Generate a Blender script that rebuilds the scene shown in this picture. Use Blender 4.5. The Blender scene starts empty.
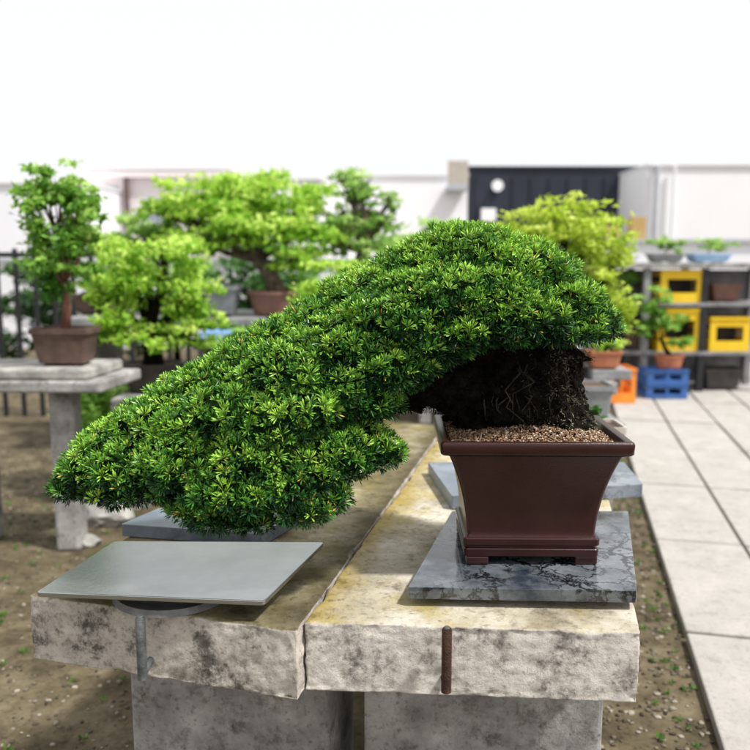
import bpy, bmesh, math, random
import numpy as np
from mathutils import Vector, noise
random.seed(5); rng=np.random.default_rng(5)
R=math.radians
C=bpy.context.scene.collection
H=1.26; T=0.65; F=800.0; PI=math.pi
pt=math.atan(115/800)
CAM=Vector((0,0,H))
def ray(px,py):
    return Vector((0,math.cos(pt),-math.sin(pt)))*F+Vector((1,0,0))*(px-375)+Vector((0,math.sin(pt),math.cos(pt)))*(375-py)
def at(px,py,z):
    r=ray(px,py); return CAM+r*((z-H)/r.z)
def atd(px,py,d):
    r=ray(px,py); return CAM+r*(d/r.y)
# ---------------- materials
def newmat(name):
    m=bpy.data.materials.new(name); m.use_nodes=True
    nt=m.node_tree; b=nt.nodes['Principled BSDF']
    return m,nt,b
def nmat(name,c1,c2,scale=8,rough=.7,bump=.2,metal=0,c3=None,spec=.4,lo=.35,hi=.65,stretch=None,bscale=None):
    m,nt,b=newmat(name)
    tc=nt.nodes.new('ShaderNodeTexCoord'); mp=nt.nodes.new('ShaderNodeMapping')
    nt.links.new(tc.outputs['Object'],mp.inputs['Vector'])
    if stretch: mp.inputs['Scale'].default_value=stretch
    n=nt.nodes.new('ShaderNodeTexNoise'); n.inputs['Scale'].default_value=scale; n.inputs['Detail'].default_value=8; n.inputs['Roughness'].default_value=.62
    nt.links.new(mp.outputs[0],n.inputs['Vector'])
    r=nt.nodes.new('ShaderNodeValToRGB'); r.color_ramp.elements[0].position=lo; r.color_ramp.elements[1].position=hi
    r.color_ramp.elements[0].color=(*c1,1); r.color_ramp.elements[1].color=(*c2,1)
    nt.links.new(n.outputs['Fac'],r.inputs['Fac']); nt.links.new(r.outputs['Color'],b.inputs['Base Color'])
    b.inputs['Roughness'].default_value=rough; b.inputs['Metallic'].default_value=metal; b.inputs['Specular IOR Level'].default_value=spec
    if bump:
        n2=nt.nodes.new('ShaderNodeTexNoise'); n2.inputs['Scale'].default_value=bscale or scale*6; n2.inputs['Detail'].default_value=6
        nt.links.new(mp.outputs[0],n2.inputs['Vector'])
        bp=nt.nodes.new('ShaderNodeBump'); bp.inputs['Strength'].default_value=bump; bp.inputs['Distance'].default_value=.01
        nt.links.new(n2.outputs['Fac'],bp.inputs['Height']); nt.links.new(bp.outputs[0],b.inputs['Normal'])
    return m
def attrmat(name,stops,rough=.6,trans=0.0,shade_t=True,spec=.3,tmin=.3,tmax=1.15):
    m,nt,b=newmat(name)
    a=nt.nodes.new('ShaderNodeAttribute'); a.attribute_name='v'
    r=nt.nodes.new('ShaderNodeValToRGB')
    els=r.color_ramp.elements
    els[0].position=stops[0][0]; els[0].color=(*stops[0][1],1); els[1].position=stops[-1][0]; els[1].color=(*stops[-1][1],1)
    for p_,c_ in stops[1:-1]:
        e=els.new(p_); e.color=(*c_,1)
    nt.links.new(a.outputs['Fac'],r.inputs['Fac']); col=r.outputs['Color']
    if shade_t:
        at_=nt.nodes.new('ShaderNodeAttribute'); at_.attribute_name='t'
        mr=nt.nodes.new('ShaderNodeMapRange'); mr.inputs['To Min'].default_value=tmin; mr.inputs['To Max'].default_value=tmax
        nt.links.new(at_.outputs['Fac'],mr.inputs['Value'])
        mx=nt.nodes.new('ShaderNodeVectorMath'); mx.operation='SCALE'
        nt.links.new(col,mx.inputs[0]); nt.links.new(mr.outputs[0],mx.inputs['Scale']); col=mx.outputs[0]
    nt.links.new(col,b.inputs['Base Color'])
    b.inputs['Roughness'].default_value=rough; b.inputs['Specular IOR Level'].default_value=spec
    if trans:
        tr=nt.nodes.new('ShaderNodeBsdfTranslucent'); nt.links.new(col,tr.inputs['Color'])
        ms=nt.nodes.new('ShaderNodeMixShader'); ms.inputs[0].default_value=trans
        out=nt.nodes['Material Output']
        nt.links.new(b.outputs[0],ms.inputs[1]); nt.links.new(tr.outputs[0],ms.inputs[2]); nt.links.new(ms.outputs[0],out.inputs[0])
    return m
def concrete(name,dark,mid,light,moss,mossamt,side=None,pit=.8,stain=.65,sdark=.32,mossk=1.0,joint=None):
    m,nt,b=newmat(name); L=nt.links
    tc=nt.nodes.new('ShaderNodeTexCoord')
    def nz(s,d=8,ro=.6,off=0):
        mp=nt.nodes.new('ShaderNodeMapping'); mp.inputs['Location'].default_value=(off,off*2,off)
        L.new(tc.outputs['Object'],mp.inputs[0])
        n=nt.nodes.new('ShaderNodeTexNoise'); n.inputs['Scale'].default_value=s; n.inputs['Detail'].default_value=d; n.inputs['Roughness'].default_value=ro
        L.new(mp.outputs[0],n.inputs['Vector']); return n.outputs['Fac']
    def ramp(f,st):
        r=nt.nodes.new('ShaderNodeValToRGB'); e=r.color_ramp.elements
        e[0].position=st[0][0]; e[0].color=(*st[0][1],1); e[1].position=st[-1][0]; e[1].color=(*st[-1][1],1)
        for p_,c_ in st[1:-1]:
            q=e.new(p_); q.color=(*c_,1)
        L.new(f,r.inputs[0]); return r.outputs[0]
    def mix(f,a,c,mode='MIX'):
        x=nt.nodes.new('ShaderNodeMix'); x.data_type='RGBA'; x.blend_type=mode
        if isinstance(f,float): x.inputs[0].default_value=f
        else: L.new(f,x.inputs[0])
        L.new(a,x.inputs[6])
        if isinstance(c,tuple): x.inputs[7].default_value=(*c,1)
        else: L.new(c,x.inputs[7])
        return x.outputs[2]
    base=ramp(nz(7,10,.68),[(.33,dark),(.5,mid),(.66,light)])
    mo=ramp(nz(6,10,.78,3.3),[(1-mossamt,(0,0,0)),(1-mossamt+.16,(mossk,)*3)])
    c=mix(mo,base,moss)
    if joint:   # grime that gathers along one long edge
        (jx,jy),(nx_,ny_),wd,jc=joint
        dt=nt.nodes.new('ShaderNodeVectorMath'); dt.operation='DOT_PRODUCT'; L.new(tc.outputs['Object'],dt.inputs[0]); dt.inputs[1].default_value=(nx_,ny_,0)
        s1=nt.nodes.new('ShaderNodeMath'); s1.operation='SUBTRACT'; L.new(dt.outputs['Value'],s1.inputs[0]); s1.inputs[1].default_value=jx*nx_+jy*ny_
        nn=nz(14,9,.75,4); s2=nt.nodes.new('ShaderNodeMath'); s2.operation='MULTIPLY_ADD'; L.new(nn,s2.inputs[0]); s2.inputs[1].default_value=.16; s2.inputs[2].default_value=-.08
        s3=nt.nodes.new('ShaderNodeMath'); s3.operation='ADD'; L.new(s1.outputs[0],s3.inputs[0]); L.new(s2.outputs[0],s3.inputs[1])
        mr=nt.nodes.new('ShaderNodeMapRange'); mr.inputs['From Min'].default_value=0; mr.inputs['From Max'].default_value=wd; mr.inputs['To Min'].default_value=.85; mr.inputs['To Max'].default_value=0
        L.new(s3.outputs[0],mr.inputs[0]); c=mix(mr.outputs[0],c,jc)
    if side:
        ge=nt.nodes.new('ShaderNodeNewGeometry'); sx=nt.nodes.new('ShaderNodeSeparateXYZ'); L.new(ge.outputs['Normal'],sx.inputs[0])
        ad=nt.nodes.new('ShaderNodeMath'); ad.operation='ADD'; L.new(sx.outputs['Z'],ad.inputs[0]); nn=nz(22,8,.7,9)
        ml=nt.nodes.new('ShaderNodeMath'); ml.operation='MULTIPLY_ADD'; L.new(nn,ml.inputs[0]); ml.inputs[1].default_value=1.4; ml.inputs[2].default_value=-.7; L.new(ml.outputs[0],ad.inputs[1])
        mr=nt.nodes.new('ShaderNodeMapRange'); mr.inputs['From Min'].default_value=.25; mr.inputs['From Max'].default_value=.85; mr.inputs['To Min'].default_value=1; mr.inputs['To Max'].default_value=0
        L.new(ad.outputs[0],mr.inputs[0])
        sc_=ramp(nz(14,10,.75,5),[(.38,tuple(k*sdark for k in side)),(.47,tuple(k*.78 for k in side)),(.62,side)])
        c=mix(mr.outputs[0],c,sc_)
    sp=ramp(nz(70,5,.7,7),[(.30,(.35,.33,.28)),(.46,(1,1,1))])
    c=mix(pit,c,sp,'MULTIPLY')
    st=ramp(nz(16,7,.75,11),[(.34,(.22,.2,.17)),(.47,(1,1,1))])
    c=mix(stain,c,st,'MULTIPLY')
    L.new(c,b.inputs['Base Color']); b.inputs['Roughness'].default_value=.85; b.inputs['Specular IOR Level'].default_value=.25
    bp=nt.nodes.new('ShaderNodeBump'); bp.inputs['Strength'].default_value=.75; bp.inputs['Distance'].default_value=.006
    L.new(nz(60,8,.75,2),bp.inputs['Height']); L.new(bp.outputs[0],b.inputs['Normal'])
    return m
LS=[at(28,595,T),at(297,631,T),at(446,424,T),at(322,424,T)]
RS=[at(304,622,T),at(641,633,T),at(592,424,T),at(448,424,T)]
def joint_for(c4,i0,i1,sgn,wd,col):
    xs=[q.x for q in c4]; ys=[q.y for q in c4]; off=Vector(((min(xs)+max(xs))/2,(min(ys)+max(ys))/2))
    a=Vector((c4[i0].x,c4[i0].y))-off; b_=Vector((c4[i1].x,c4[i1].y))-off; d=(b_-a).normalized(); n=Vector((d.y,-d.x))*sgn
    return ((a.x,a.y),(n.x,n.y),wd,col)
M={}
M['slab_l']=concrete('concrete_left',(.085,.07,.04),(.25,.215,.13),(.44,.40,.29),(.23,.19,.05),.52,(.62,.57,.51),sdark=.20,mossk=.75,joint=joint_for(LS,1,2,-1,.09,(.055,.045,.02)))
M['slab_r']=concrete('concrete_right',(.22,.185,.125),(.47,.425,.33),(.66,.62,.53),(.42,.33,.09),.50,(.70,.65,.60),sdark=.25,mossk=.75,joint=joint_for(RS,0,3,1,.075,(.33,.24,.045)))
M['path']=concrete('paving',(.37,.35,.325),(.42,.40,.375),(.47,.445,.42),(.38,.355,.30),.34,pit=.4,stain=.25)
M['bench']=concrete('bench_concrete',(.16,.155,.15),(.32,.31,.30),(.48,.47,.46),(.13,.13,.07),.40)
M['ground']=concrete('earth',(.05,.04,.022),(.12,.095,.055),(.20,.165,.105),(.07,.085,.02),.42)
M['pebble']=attrmat('pebble',[(0,(.04,.032,.022)),(.6,(.13,.11,.075)),(1,(.34,.31,.25))],.8,shade_t=False)
M['grain']=attrmat('soil_grain',[(0,(.05,.028,.016)),(.35,(.19,.10,.052)),(.75,(.38,.25,.15)),(1,(.62,.54,.45))],.9,shade_t=False)
M['soil']=nmat('soil',(.05,.03,.018),(.16,.10,.055),90,.95,.5)
M['pot']=nmat('unglazed_burgundy_clay',(.024,.0062,.0060),(.036,.0096,.0090),14,.30,.05,spec=.42,bscale=240)
M['bark_dark']=nmat('dark_bark',(.002,.0018,.0015),(.014,.012,.008),40,.95,1.0,bscale=110,spec=.1)
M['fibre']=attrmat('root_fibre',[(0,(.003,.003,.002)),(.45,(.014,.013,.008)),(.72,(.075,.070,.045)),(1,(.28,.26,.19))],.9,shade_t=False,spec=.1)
M['bark_brown']=nmat('root_bark',(.010,.009,.006),(.075,.066,.048),40,.9,.8,bscale=90,spec=.15)
M['bark']=nmat('grey_brown_bark',(.05,.035,.025),(.18,.13,.10),20,.9,.6)
M['red_bark']=nmat('reddish_bark',(.12,.05,.035),(.25,.12,.09),20,.9,.6)
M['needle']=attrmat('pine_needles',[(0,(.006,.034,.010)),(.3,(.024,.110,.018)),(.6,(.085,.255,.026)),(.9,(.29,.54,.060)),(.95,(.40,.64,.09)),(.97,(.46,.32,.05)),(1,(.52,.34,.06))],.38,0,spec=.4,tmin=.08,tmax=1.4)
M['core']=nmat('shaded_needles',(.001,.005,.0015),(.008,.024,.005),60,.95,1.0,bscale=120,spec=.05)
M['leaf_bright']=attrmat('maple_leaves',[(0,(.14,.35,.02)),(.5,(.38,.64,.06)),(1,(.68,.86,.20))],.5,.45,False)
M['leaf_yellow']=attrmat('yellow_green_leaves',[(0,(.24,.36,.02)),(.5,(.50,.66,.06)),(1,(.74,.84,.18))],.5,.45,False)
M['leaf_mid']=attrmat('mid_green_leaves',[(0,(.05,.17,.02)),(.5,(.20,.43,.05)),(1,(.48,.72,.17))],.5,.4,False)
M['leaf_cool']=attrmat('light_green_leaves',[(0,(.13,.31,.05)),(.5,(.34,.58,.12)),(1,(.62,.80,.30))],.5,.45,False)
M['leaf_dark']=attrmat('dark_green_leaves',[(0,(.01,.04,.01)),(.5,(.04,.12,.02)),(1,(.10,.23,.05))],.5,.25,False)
M['brown_pot']=nmat('brown_clay',(.075,.045,.035),(.14,.09,.07),12,.6,.1)
M['terra']=nmat('terracotta',(.36,.12,.06),(.48,.19,.10),12,.75,.1)
M['red_pot']=nmat('reddish_brown_clay',(.17,.085,.06),(.25,.13,.10),12,.6,.1)
M['grey_pot']=nmat('grey_clay',(.18,.19,.20),(.28,.29,.30),12,.6,.1)
M['beige_pot']=nmat('beige_clay',(.42,.38,.33),(.55,.50,.44),12,.6,.1)
M['dark_pot']=nmat('dark_clay',(.03,.026,.023),(.06,.052,.045),12,.5,.1)
M['steel']=nmat('matt_steel',(.34,.355,.365),(.46,.475,.48),9,.22,.03,metal=.9,bscale=160,lo=.25,hi=.75)
M['steel_edge']=nmat('dull_steel',(.12,.12,.12),(.2,.2,.2),20,.5,.1,metal=.6)
M['rod_grey']=nmat('grey_rod',(.08,.09,.09),(.20,.22,.22),60,.5,.2,metal=.6)
M['rod_rust']=nmat('rusty_rod',(.025,.010,.007),(.07,.03,.016),60,.8,.5)
M['yellow']=nmat('yellow_plastic',(.80,.50,.01),(.86,.58,.03),5,.45,.02)
M['blue']=nmat('blue_plastic',(.03,.10,.32),(.05,.15,.42),5,.45,.02)
M['pale_blue']=nmat('pale_blue_plastic',(.30,.48,.75),(.40,.58,.82),5,.45,.02)
M['orange']=nmat('orange_plastic',(.80,.22,.02),(.86,.30,.04),5,.5,.02)
M['card']=nmat('cardboard',(.50,.33,.14),(.58,.40,.18),5,.9,.05)
M['navy']=nmat('navy_cladding',(.014,.019,.032),(.022,.028,.045),1.5,.6,.05)
M['white']=nmat('white_paint',(.86,.86,.89),(.90,.90,.92),1.2,.7,.03)
M['lilac']=nmat('pale_lilac_render',(.82,.82,.88),(.87,.87,.92),.8,.8,.03)
M['pink']=nmat('pale_pink_render',(.80,.72,.73),(.86,.80,.81),.8,.8,.03)
M['roof']=nmat('grey_roof',(.42,.44,.48),(.52,.54,.58),4,.7,.1)
M['glass']=nmat('window_glass',(.25,.28,.33),(.35,.39,.44),2,.15,0)
M['black']=nmat('black_steel',(.012,.012,.014),(.025,.025,.03),10,.5,.05)
M['timber']=nmat('weathered_timber',(.16,.16,.16),(.33,.33,.34),6,.85,.3,stretch=(1,8,1))
M['stone']=nmat('grey_stone',(.17,.165,.155),(.44,.43,.40),7,.85,.6)
def slate(name,a,b_,rough,crack,scl=9,cw=.05,ra=.3,bmp=.2,fade=(.42,.58),warp=.30):
    m,nt,b=newmat(name); L=nt.links
    tc=nt.nodes.new('ShaderNodeTexCoord')
    n=nt.nodes.new('ShaderNodeTexNoise'); n.inputs['Scale'].default_value=7; n.inputs['Detail'].default_value=10; n.inputs['Roughness'].default_value=.7
    L.new(tc.outputs['Object'],n.inputs['Vector'])
    r=nt.nodes.new('ShaderNodeValToRGB'); r.color_ramp.elements[0].position=.38; r.color_ramp.elements[1].position=.66
    r.color_ramp.elements[0].color=(*a,1); r.color_ramp.elements[1].color=(*b_,1); L.new(n.outputs[0],r.inputs[0])
    n3=nt.nodes.new('ShaderNodeTexNoise'); n3.inputs['Scale'].default_value=14; n3.inputs['Detail'].default_value=9; n3.inputs['Roughness'].default_value=.65
    L.new(tc.outputs['Object'],n3.inputs['Vector'])
    n4=nt.nodes.new('ShaderNodeTexNoise'); n4.inputs['Scale'].default_value=6; L.new(tc.outputs['Object'],n4.inputs['Vector'])
    r4=nt.nodes.new('ShaderNodeValToRGB'); r4.color_ramp.elements[0].position=fade[0]; r4.color_ramp.elements[1].position=fade[1]; L.new(n4.outputs[0],r4.inputs[0])
    col=r.outputs[0]
    for sc_,w_ in ((scl,cw),(scl*2.1,cw*1.3)):
        mp=nt.nodes.new('ShaderNodeMixRGB'); mp.blend_type='ADD'; mp.inputs[0].default_value=warp
        L.new(tc.outputs['Object'],mp.inputs[1]); L.new(n3.outputs['Color'],mp.inputs[2])
        vo=nt.nodes.new('ShaderNodeTexVoronoi'); vo.feature='DISTANCE_TO_EDGE'; vo.inputs['Scale'].default_value=sc_; L.new(mp.outputs[0],vo.inputs['Vector'])
        r2=nt.nodes.new('ShaderNodeValToRGB'); r2.color_ramp.elements[0].position=w_*.3; r2.color_ramp.elements[1].position=w_
        r2.color_ramp.elements[0].color=(crack,crack,crack,1); r2.color_ramp.elements[1].color=(1,1,1,1); L.new(vo.outputs['Distance'],r2.inputs[0])
        mu=nt.nodes.new('ShaderNodeMixRGB'); mu.blend_type='MULTIPLY'; L.new(r4.outputs[0],mu.inputs[0]); L.new(col,mu.inputs[1]); L.new(r2.outputs[0],mu.inputs[2]); col=mu.outputs[0]
    L.new(col,b.inputs['Base Color'])
    mr=nt.nodes.new('ShaderNodeMapRange'); mr.inputs['From Min'].default_value=.4; mr.inputs['From Max'].default_value=.65; mr.inputs['To Min'].default_value=rough; mr.inputs['To Max'].default_value=rough+ra; L.new(n3.outputs['Fac'],mr.inputs[0]); L.new(mr.outputs[0],b.inputs['Roughness'])
    bp=nt.nodes.new('ShaderNodeBump'); bp.inputs['Strength'].default_value=bmp; bp.inputs['Distance'].default_value=.004; L.new(n.outputs[0],bp.inputs['Height']); L.new(bp.outputs[0],b.inputs['Normal'])
    b.inputs['Specular IOR Level'].default_value=.9
    return m
M['slate']=slate('wet_stained_slate',(.020,.030,.044),(.20,.22,.235),.03,.05,7.0,.045,.18,.07,(.36,.5),.16)
M['slate2']=slate('plain_slate',(.10,.13,.17),(.24,.27,.31),.3,.7,3)
# ---------------- objects
OFF={}
def setp(o,label=None,cat=None,group=None,kind=None):
    if label: o['label']=label
    if cat: o['category']=cat
    if group: o['group']=group
    if kind: o['kind']=kind
def thing(name,label,cat,loc,group=None):
    o=bpy.data.objects.new(name,None); C.objects.link(o); o.location=loc; o.empty_display_size=.05
    setp(o,label,cat,group); OFF[o.name]=Vector(loc); return o
class MB:
    def __init__(s): s.v=[]; s.f=[]
    def prism(s,c4,z0,z1):
        b=len(s.v); n=len(c4)
        s.v+=[(c[0],c[1],z0) for c in c4]+[(c[0],c[1],z1) for c in c4]
        s.f.append(tuple(b+i for i in reversed(range(n)))); s.f.append(tuple(b+n+i for i in range(n)))
        for i in range(n):
            j=(i+1)%n; s.f.append((b+i,b+j,b+n+j,b+n+i))
        return s
    def box(s,cx,cy,z0,sx,sy,sz,rz=0):
        c,si=math.cos(rz),math.sin(rz)
        q=[(-sx/2,-sy/2),(sx/2,-sy/2),(sx/2,sy/2),(-sx/2,sy/2)]
        return s.prism([(cx+x*c-y*si,cy+x*si+y*c) for x,y in q],z0,z0+sz)
    def tube(s,pts,rad,n=7,cap=True):
        pts=[Vector(p_) for p_ in pts]; b=len(s.v); prev=None
        for i,p_ in enumerate(pts):
            d=(pts[min(i+1,len(pts)-1)]-pts[max(i-1,0)]).normalized()
            a=d.cross(Vector((0,0,1)) if abs(d.z)<.9 else Vector((1,0,0))).normalized()
            if prev is not None:
                a2=(prev-d*prev.dot(d))
                if a2.length>1e-4: a=a2.normalized()
            prev=a; c=d.cross(a); r=rad[i] if isinstance(rad,(list,tuple)) else rad
            for k in range(n):
                t=2*PI*k/n; s.v.append(tuple(p_+(a*math.cos(t)+c*math.sin(t))*r))
        for i in range(len(pts)-1):
            for k in range(n):
                k2=(k+1)%n; s.f.append((b+i*n+k,b+i*n+k2,b+(i+1)*n+k2,b+(i+1)*n+k))
        if cap:
            s.f.append(tuple(b+k for k in reversed(range(n)))); e=b+(len(pts)-1)*n; s.f.append(tuple(e+k for k in range(n)))
        return s
    def rings(s,rg,cap0=True,cap1=True):
        b=len(s.v); n=len(rg[0])
        for r in rg: s.v+=[tuple(p_) for p_ in r]
        for i in range(len(rg)-1):
            for k in range(n):
                k2=(k+1)%n; s.f.append((b+i*n+k,b+i*n+k2,b+(i+1)*n+k2,b+(i+1)*n+k))
        if cap0: s.f.append(tuple(b+k for k in reversed(range(n))))
        if cap1:
            e=b+(len(rg)-1)*n; s.f.append(tuple(e+k for k in range(n)))
        return s
    def ball(s,c,r,sub=3,amp=.15,fr=8,seed=0):
        bm=bmesh.new(); bmesh.ops.create_icosphere(bm,subdivisions=sub,radius=1)
        b=len(s.v); bm.verts.ensure_lookup_table()
        for v in bm.verts:
            q=Vector((v.co.x*r[0],v.co.y*r[1],v.co.z*r[2])); k=1+amp*noise.fractal((Vector(c)+q)*fr+Vector((seed,)*3),1,2,3)
            s.v.append(tuple(Vector(c)+q*k))
        for f in bm.faces: s.f.append(tuple(b+v.index for v in f.verts))
        bm.free(); return s
    def build(s,name,mat,parent=None,bevel=0,smooth=False,sharp=None,**kw):
        me=bpy.data.meshes.new(name)
        V=np.array(s.v,dtype=float)
        if parent is not None: off=OFF[parent.name]
        else: off=Vector(((V[:,0].min()+V[:,0].max())/2,(V[:,1].min()+V[:,1].max())/2,V[:,2].min()))
        me.from_pydata((V-np.array(off)).tolist(),[],s.f); me.update()
        o=bpy.data.objects.new(name,me); C.objects.link(o); me.materials.append(M[mat])
        OFF[o.name]=Vector(off)
        if parent is not None: o.parent=parent
        else: o.location=off
        if smooth or sharp: me.polygons.foreach_set('use_smooth',[True]*len(me.polygons))
        if sharp: me.set_sharp_from_angle(angle=sharp)
        if bevel:
            md=o.modifiers.new('b','BEVEL'); md.width=bevel; md.segments=2; md.limit_method='ANGLE'
        setp(o,**kw); return o
def quads_obj(name,V,v,t,mat,parent,**kw):
    n=len(V); me=bpy.data.meshes.new(name)
    off=np.array(OFF[parent.name]) if parent is not None else np.zeros(3)
    me.vertices.add(n*4); me.vertices.foreach_set('co',(V-off).reshape(-1).astype(np.float32))
    me.loops.add(n*4); me.loops.foreach_set('vertex_index',np.arange(n*4,dtype=np.int32))
    me.polygons.add(n); me.polygons.foreach_set('loop_start',np.arange(0,n*4,4,dtype=np.int32))
    me.update(calc_edges=True); me.validate()
    a=me.attributes.new('v','FLOAT','POINT'); a.data.foreach_set('value',np.repeat(v,4).astype(np.float32))
    a=me.attributes.new('t','FLOAT','POINT'); a.data.foreach_set('value',t.reshape(-1).astype(np.float32))
    me.materials.append(M[mat]); o=bpy.data.objects.new(name,me); C.objects.link(o)
    if parent is not None: o.parent=parent; OFF[o.name]=Vector(off)
    setp(o,**kw); return o
def norm(a): return a/np.maximum(np.linalg.norm(a,axis=-1,keepdims=True),1e-9)
def needles(P,N,val,nn=22,L=.017,w=.0013,spread=1.15):
    n=len(P)
    r=norm(rng.normal(size=(n,nn,3))); tang=norm(r-N[:,None]*(r*N[:,None]).sum(-1,keepdims=True))
    th=spread*np.sqrt(rng.uniform(.01,1,(n,nn,1))); D=norm(N[:,None]*np.cos(th)+tang*np.sin(th))
    ln=L*rng.uniform(.8,1.1,(n,nn,1))*rng.uniform(.75,1.2,(n,1,1))
    S=norm(np.cross(D,norm(rng.normal(size=(n,nn,3)))))*w/2
    b0=P[:,None]-N[:,None]*.003*rng.uniform(0,1,(n,nn,1))
    mid=b0+D*ln*.75; tip=b0+D*ln
    V=np.stack([b0,mid+S,tip,mid-S],axis=2).reshape(-1,4,3)
    v=(np.repeat(val,nn)+rng.normal(0,.05,n*nn)).clip(0,.94)
    isb=rng.uniform(size=n)<.11; fb=np.zeros((n,nn),bool); fb[isb,:2]=True; v=np.where(fb.reshape(-1),1.0,v)
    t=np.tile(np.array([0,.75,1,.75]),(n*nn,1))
    return V,v,t
def tri_ico():
    bm=bmesh.new(); bmesh.ops.create_icosphere(bm,subdivisions=1,radius=1)
    v=np.array([q.co[:] for q in bm.verts]); f=np.array([[q.index for q in k.verts] for k in bm.faces]); bm.free(); return v,f
ICV,ICF=tri_ico()
def stones(name,P,S,mat,parent=None,**kw):
    n=len(P); k=len(ICV)
    V=P[:,None]+ICV[None]*S[:,None,:]*rng.uniform(.75,1.2,(n,k,1))
    Fc=(ICF[None]+(np.arange(n)*k)[:,None,None]).reshape(-1,3)
    off=np.array(OFF[parent.name]) if parent is not None else np.zeros(3)
    me=bpy.data.meshes.new(name); me.from_pydata((V.reshape(-1,3)-off).tolist(),[],Fc.tolist())
    a=me.attributes.new('v','FLOAT','POINT'); a.data.foreach_set('value',np.repeat(rng.uniform(0,1,n),k).astype(np.float32))
    me.materials.append(M[mat]); o=bpy.data.objects.new(name,me); C.objects.link(o)
    if parent is not None: o.parent=parent
    setp(o,**kw); return o
def xy(p_): return (p_[0],p_[1])
def roundpoly(c4,r,n=5):
    out=[]; c=[Vector((q[0],q[1])) for q in c4]; L=len(c)
    for i in range(L):
        a,b,d=c[i-1],c[i],c[(i+1)%L]; p0=b+(a-b).normalized()*r; p1=b+(d-b).normalized()*r
        for k in range(n+1):
            t=k/n; out.append(tuple(p0*(1-t)**2+b*2*t*(1-t)+p1*t*t))
    return out
# ================= SETTING
g=MB(); g.prism([(-150,-20),(150,-20),(150,300),(-150,300)],-.05,0); g.build('ground','ground',kind='structure')
O=at(683,640,0); E=at(611,404,0); ax=(E-O); ax.z=0; ax.normalize(); sd=Vector((ax.y,-ax.x,0))
pb=MB()
for i in range(-2,9):
    for j in range(5):
        a0=i*.93+.010; a1=(i+1)*.93-.010; s0=j*.37+.008; s1=(j+1)*.37-.008
        hz=.03+random.uniform(-.003,.003)
        if i==8: a1=a0+.3
        pb.prism([xy(O+ax*a0+sd*s0),xy(O+ax*a0+sd*s1),xy(O+ax*a1+sd*s1),xy(O+ax*a1+sd*s0)],-.02,hz)
pb.build('path','path',bevel=.006,kind='structure')
P=np.column_stack([rng.uniform(-2.6,-.5,4500),rng.uniform(1.4,5.5,4500),np.zeros(4500)])
k=4600
tt=rng.uniform(-1.5,4,k); ss=rng.uniform(-.7,0.0,k)
P2=np.array([list(O+ax*float(a)+sd*float(b)) for a,b in zip(tt,ss)]); P2[:,2]=0
PP=np.vstack([P,P2]); PP[:,2]=.002
S=rng.uniform(.003,.011,(len(PP),1))*rng.uniform(.6,1.2,(len(PP),3)); S[:,2]*=.6
stones('gravel',PP,S,'pebble',label='loose gravel and pebbles on the bare earth around the concrete table',kind='stuff',cat='gravel')
k=110; tt=rng.uniform(-1.0,4,k); ss=-abs(rng.normal(0,.08,k))-.01
WP=np.array([list(O+ax*float(a)+sd*float(b)) for a,b in zip(tt,ss)]); WP[:,2]=.004
WP=np.vstack([WP,np.column_stack([rng.uniform(-2.0,-.75,140),rng.uniform(1.8,4.5,140),np.full(140,.004)])])
V,v,t_=needles(WP,np.tile([0,0,1.],(len(WP),1)),rng.uniform(.0,.4,len(WP)),9,.020,.005,1.3)
quads_obj('weeds',V,v*.5,t_,'leaf_mid',None,label='tiny green weeds scattered over the gravel',kind='stuff',cat='weeds')
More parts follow.
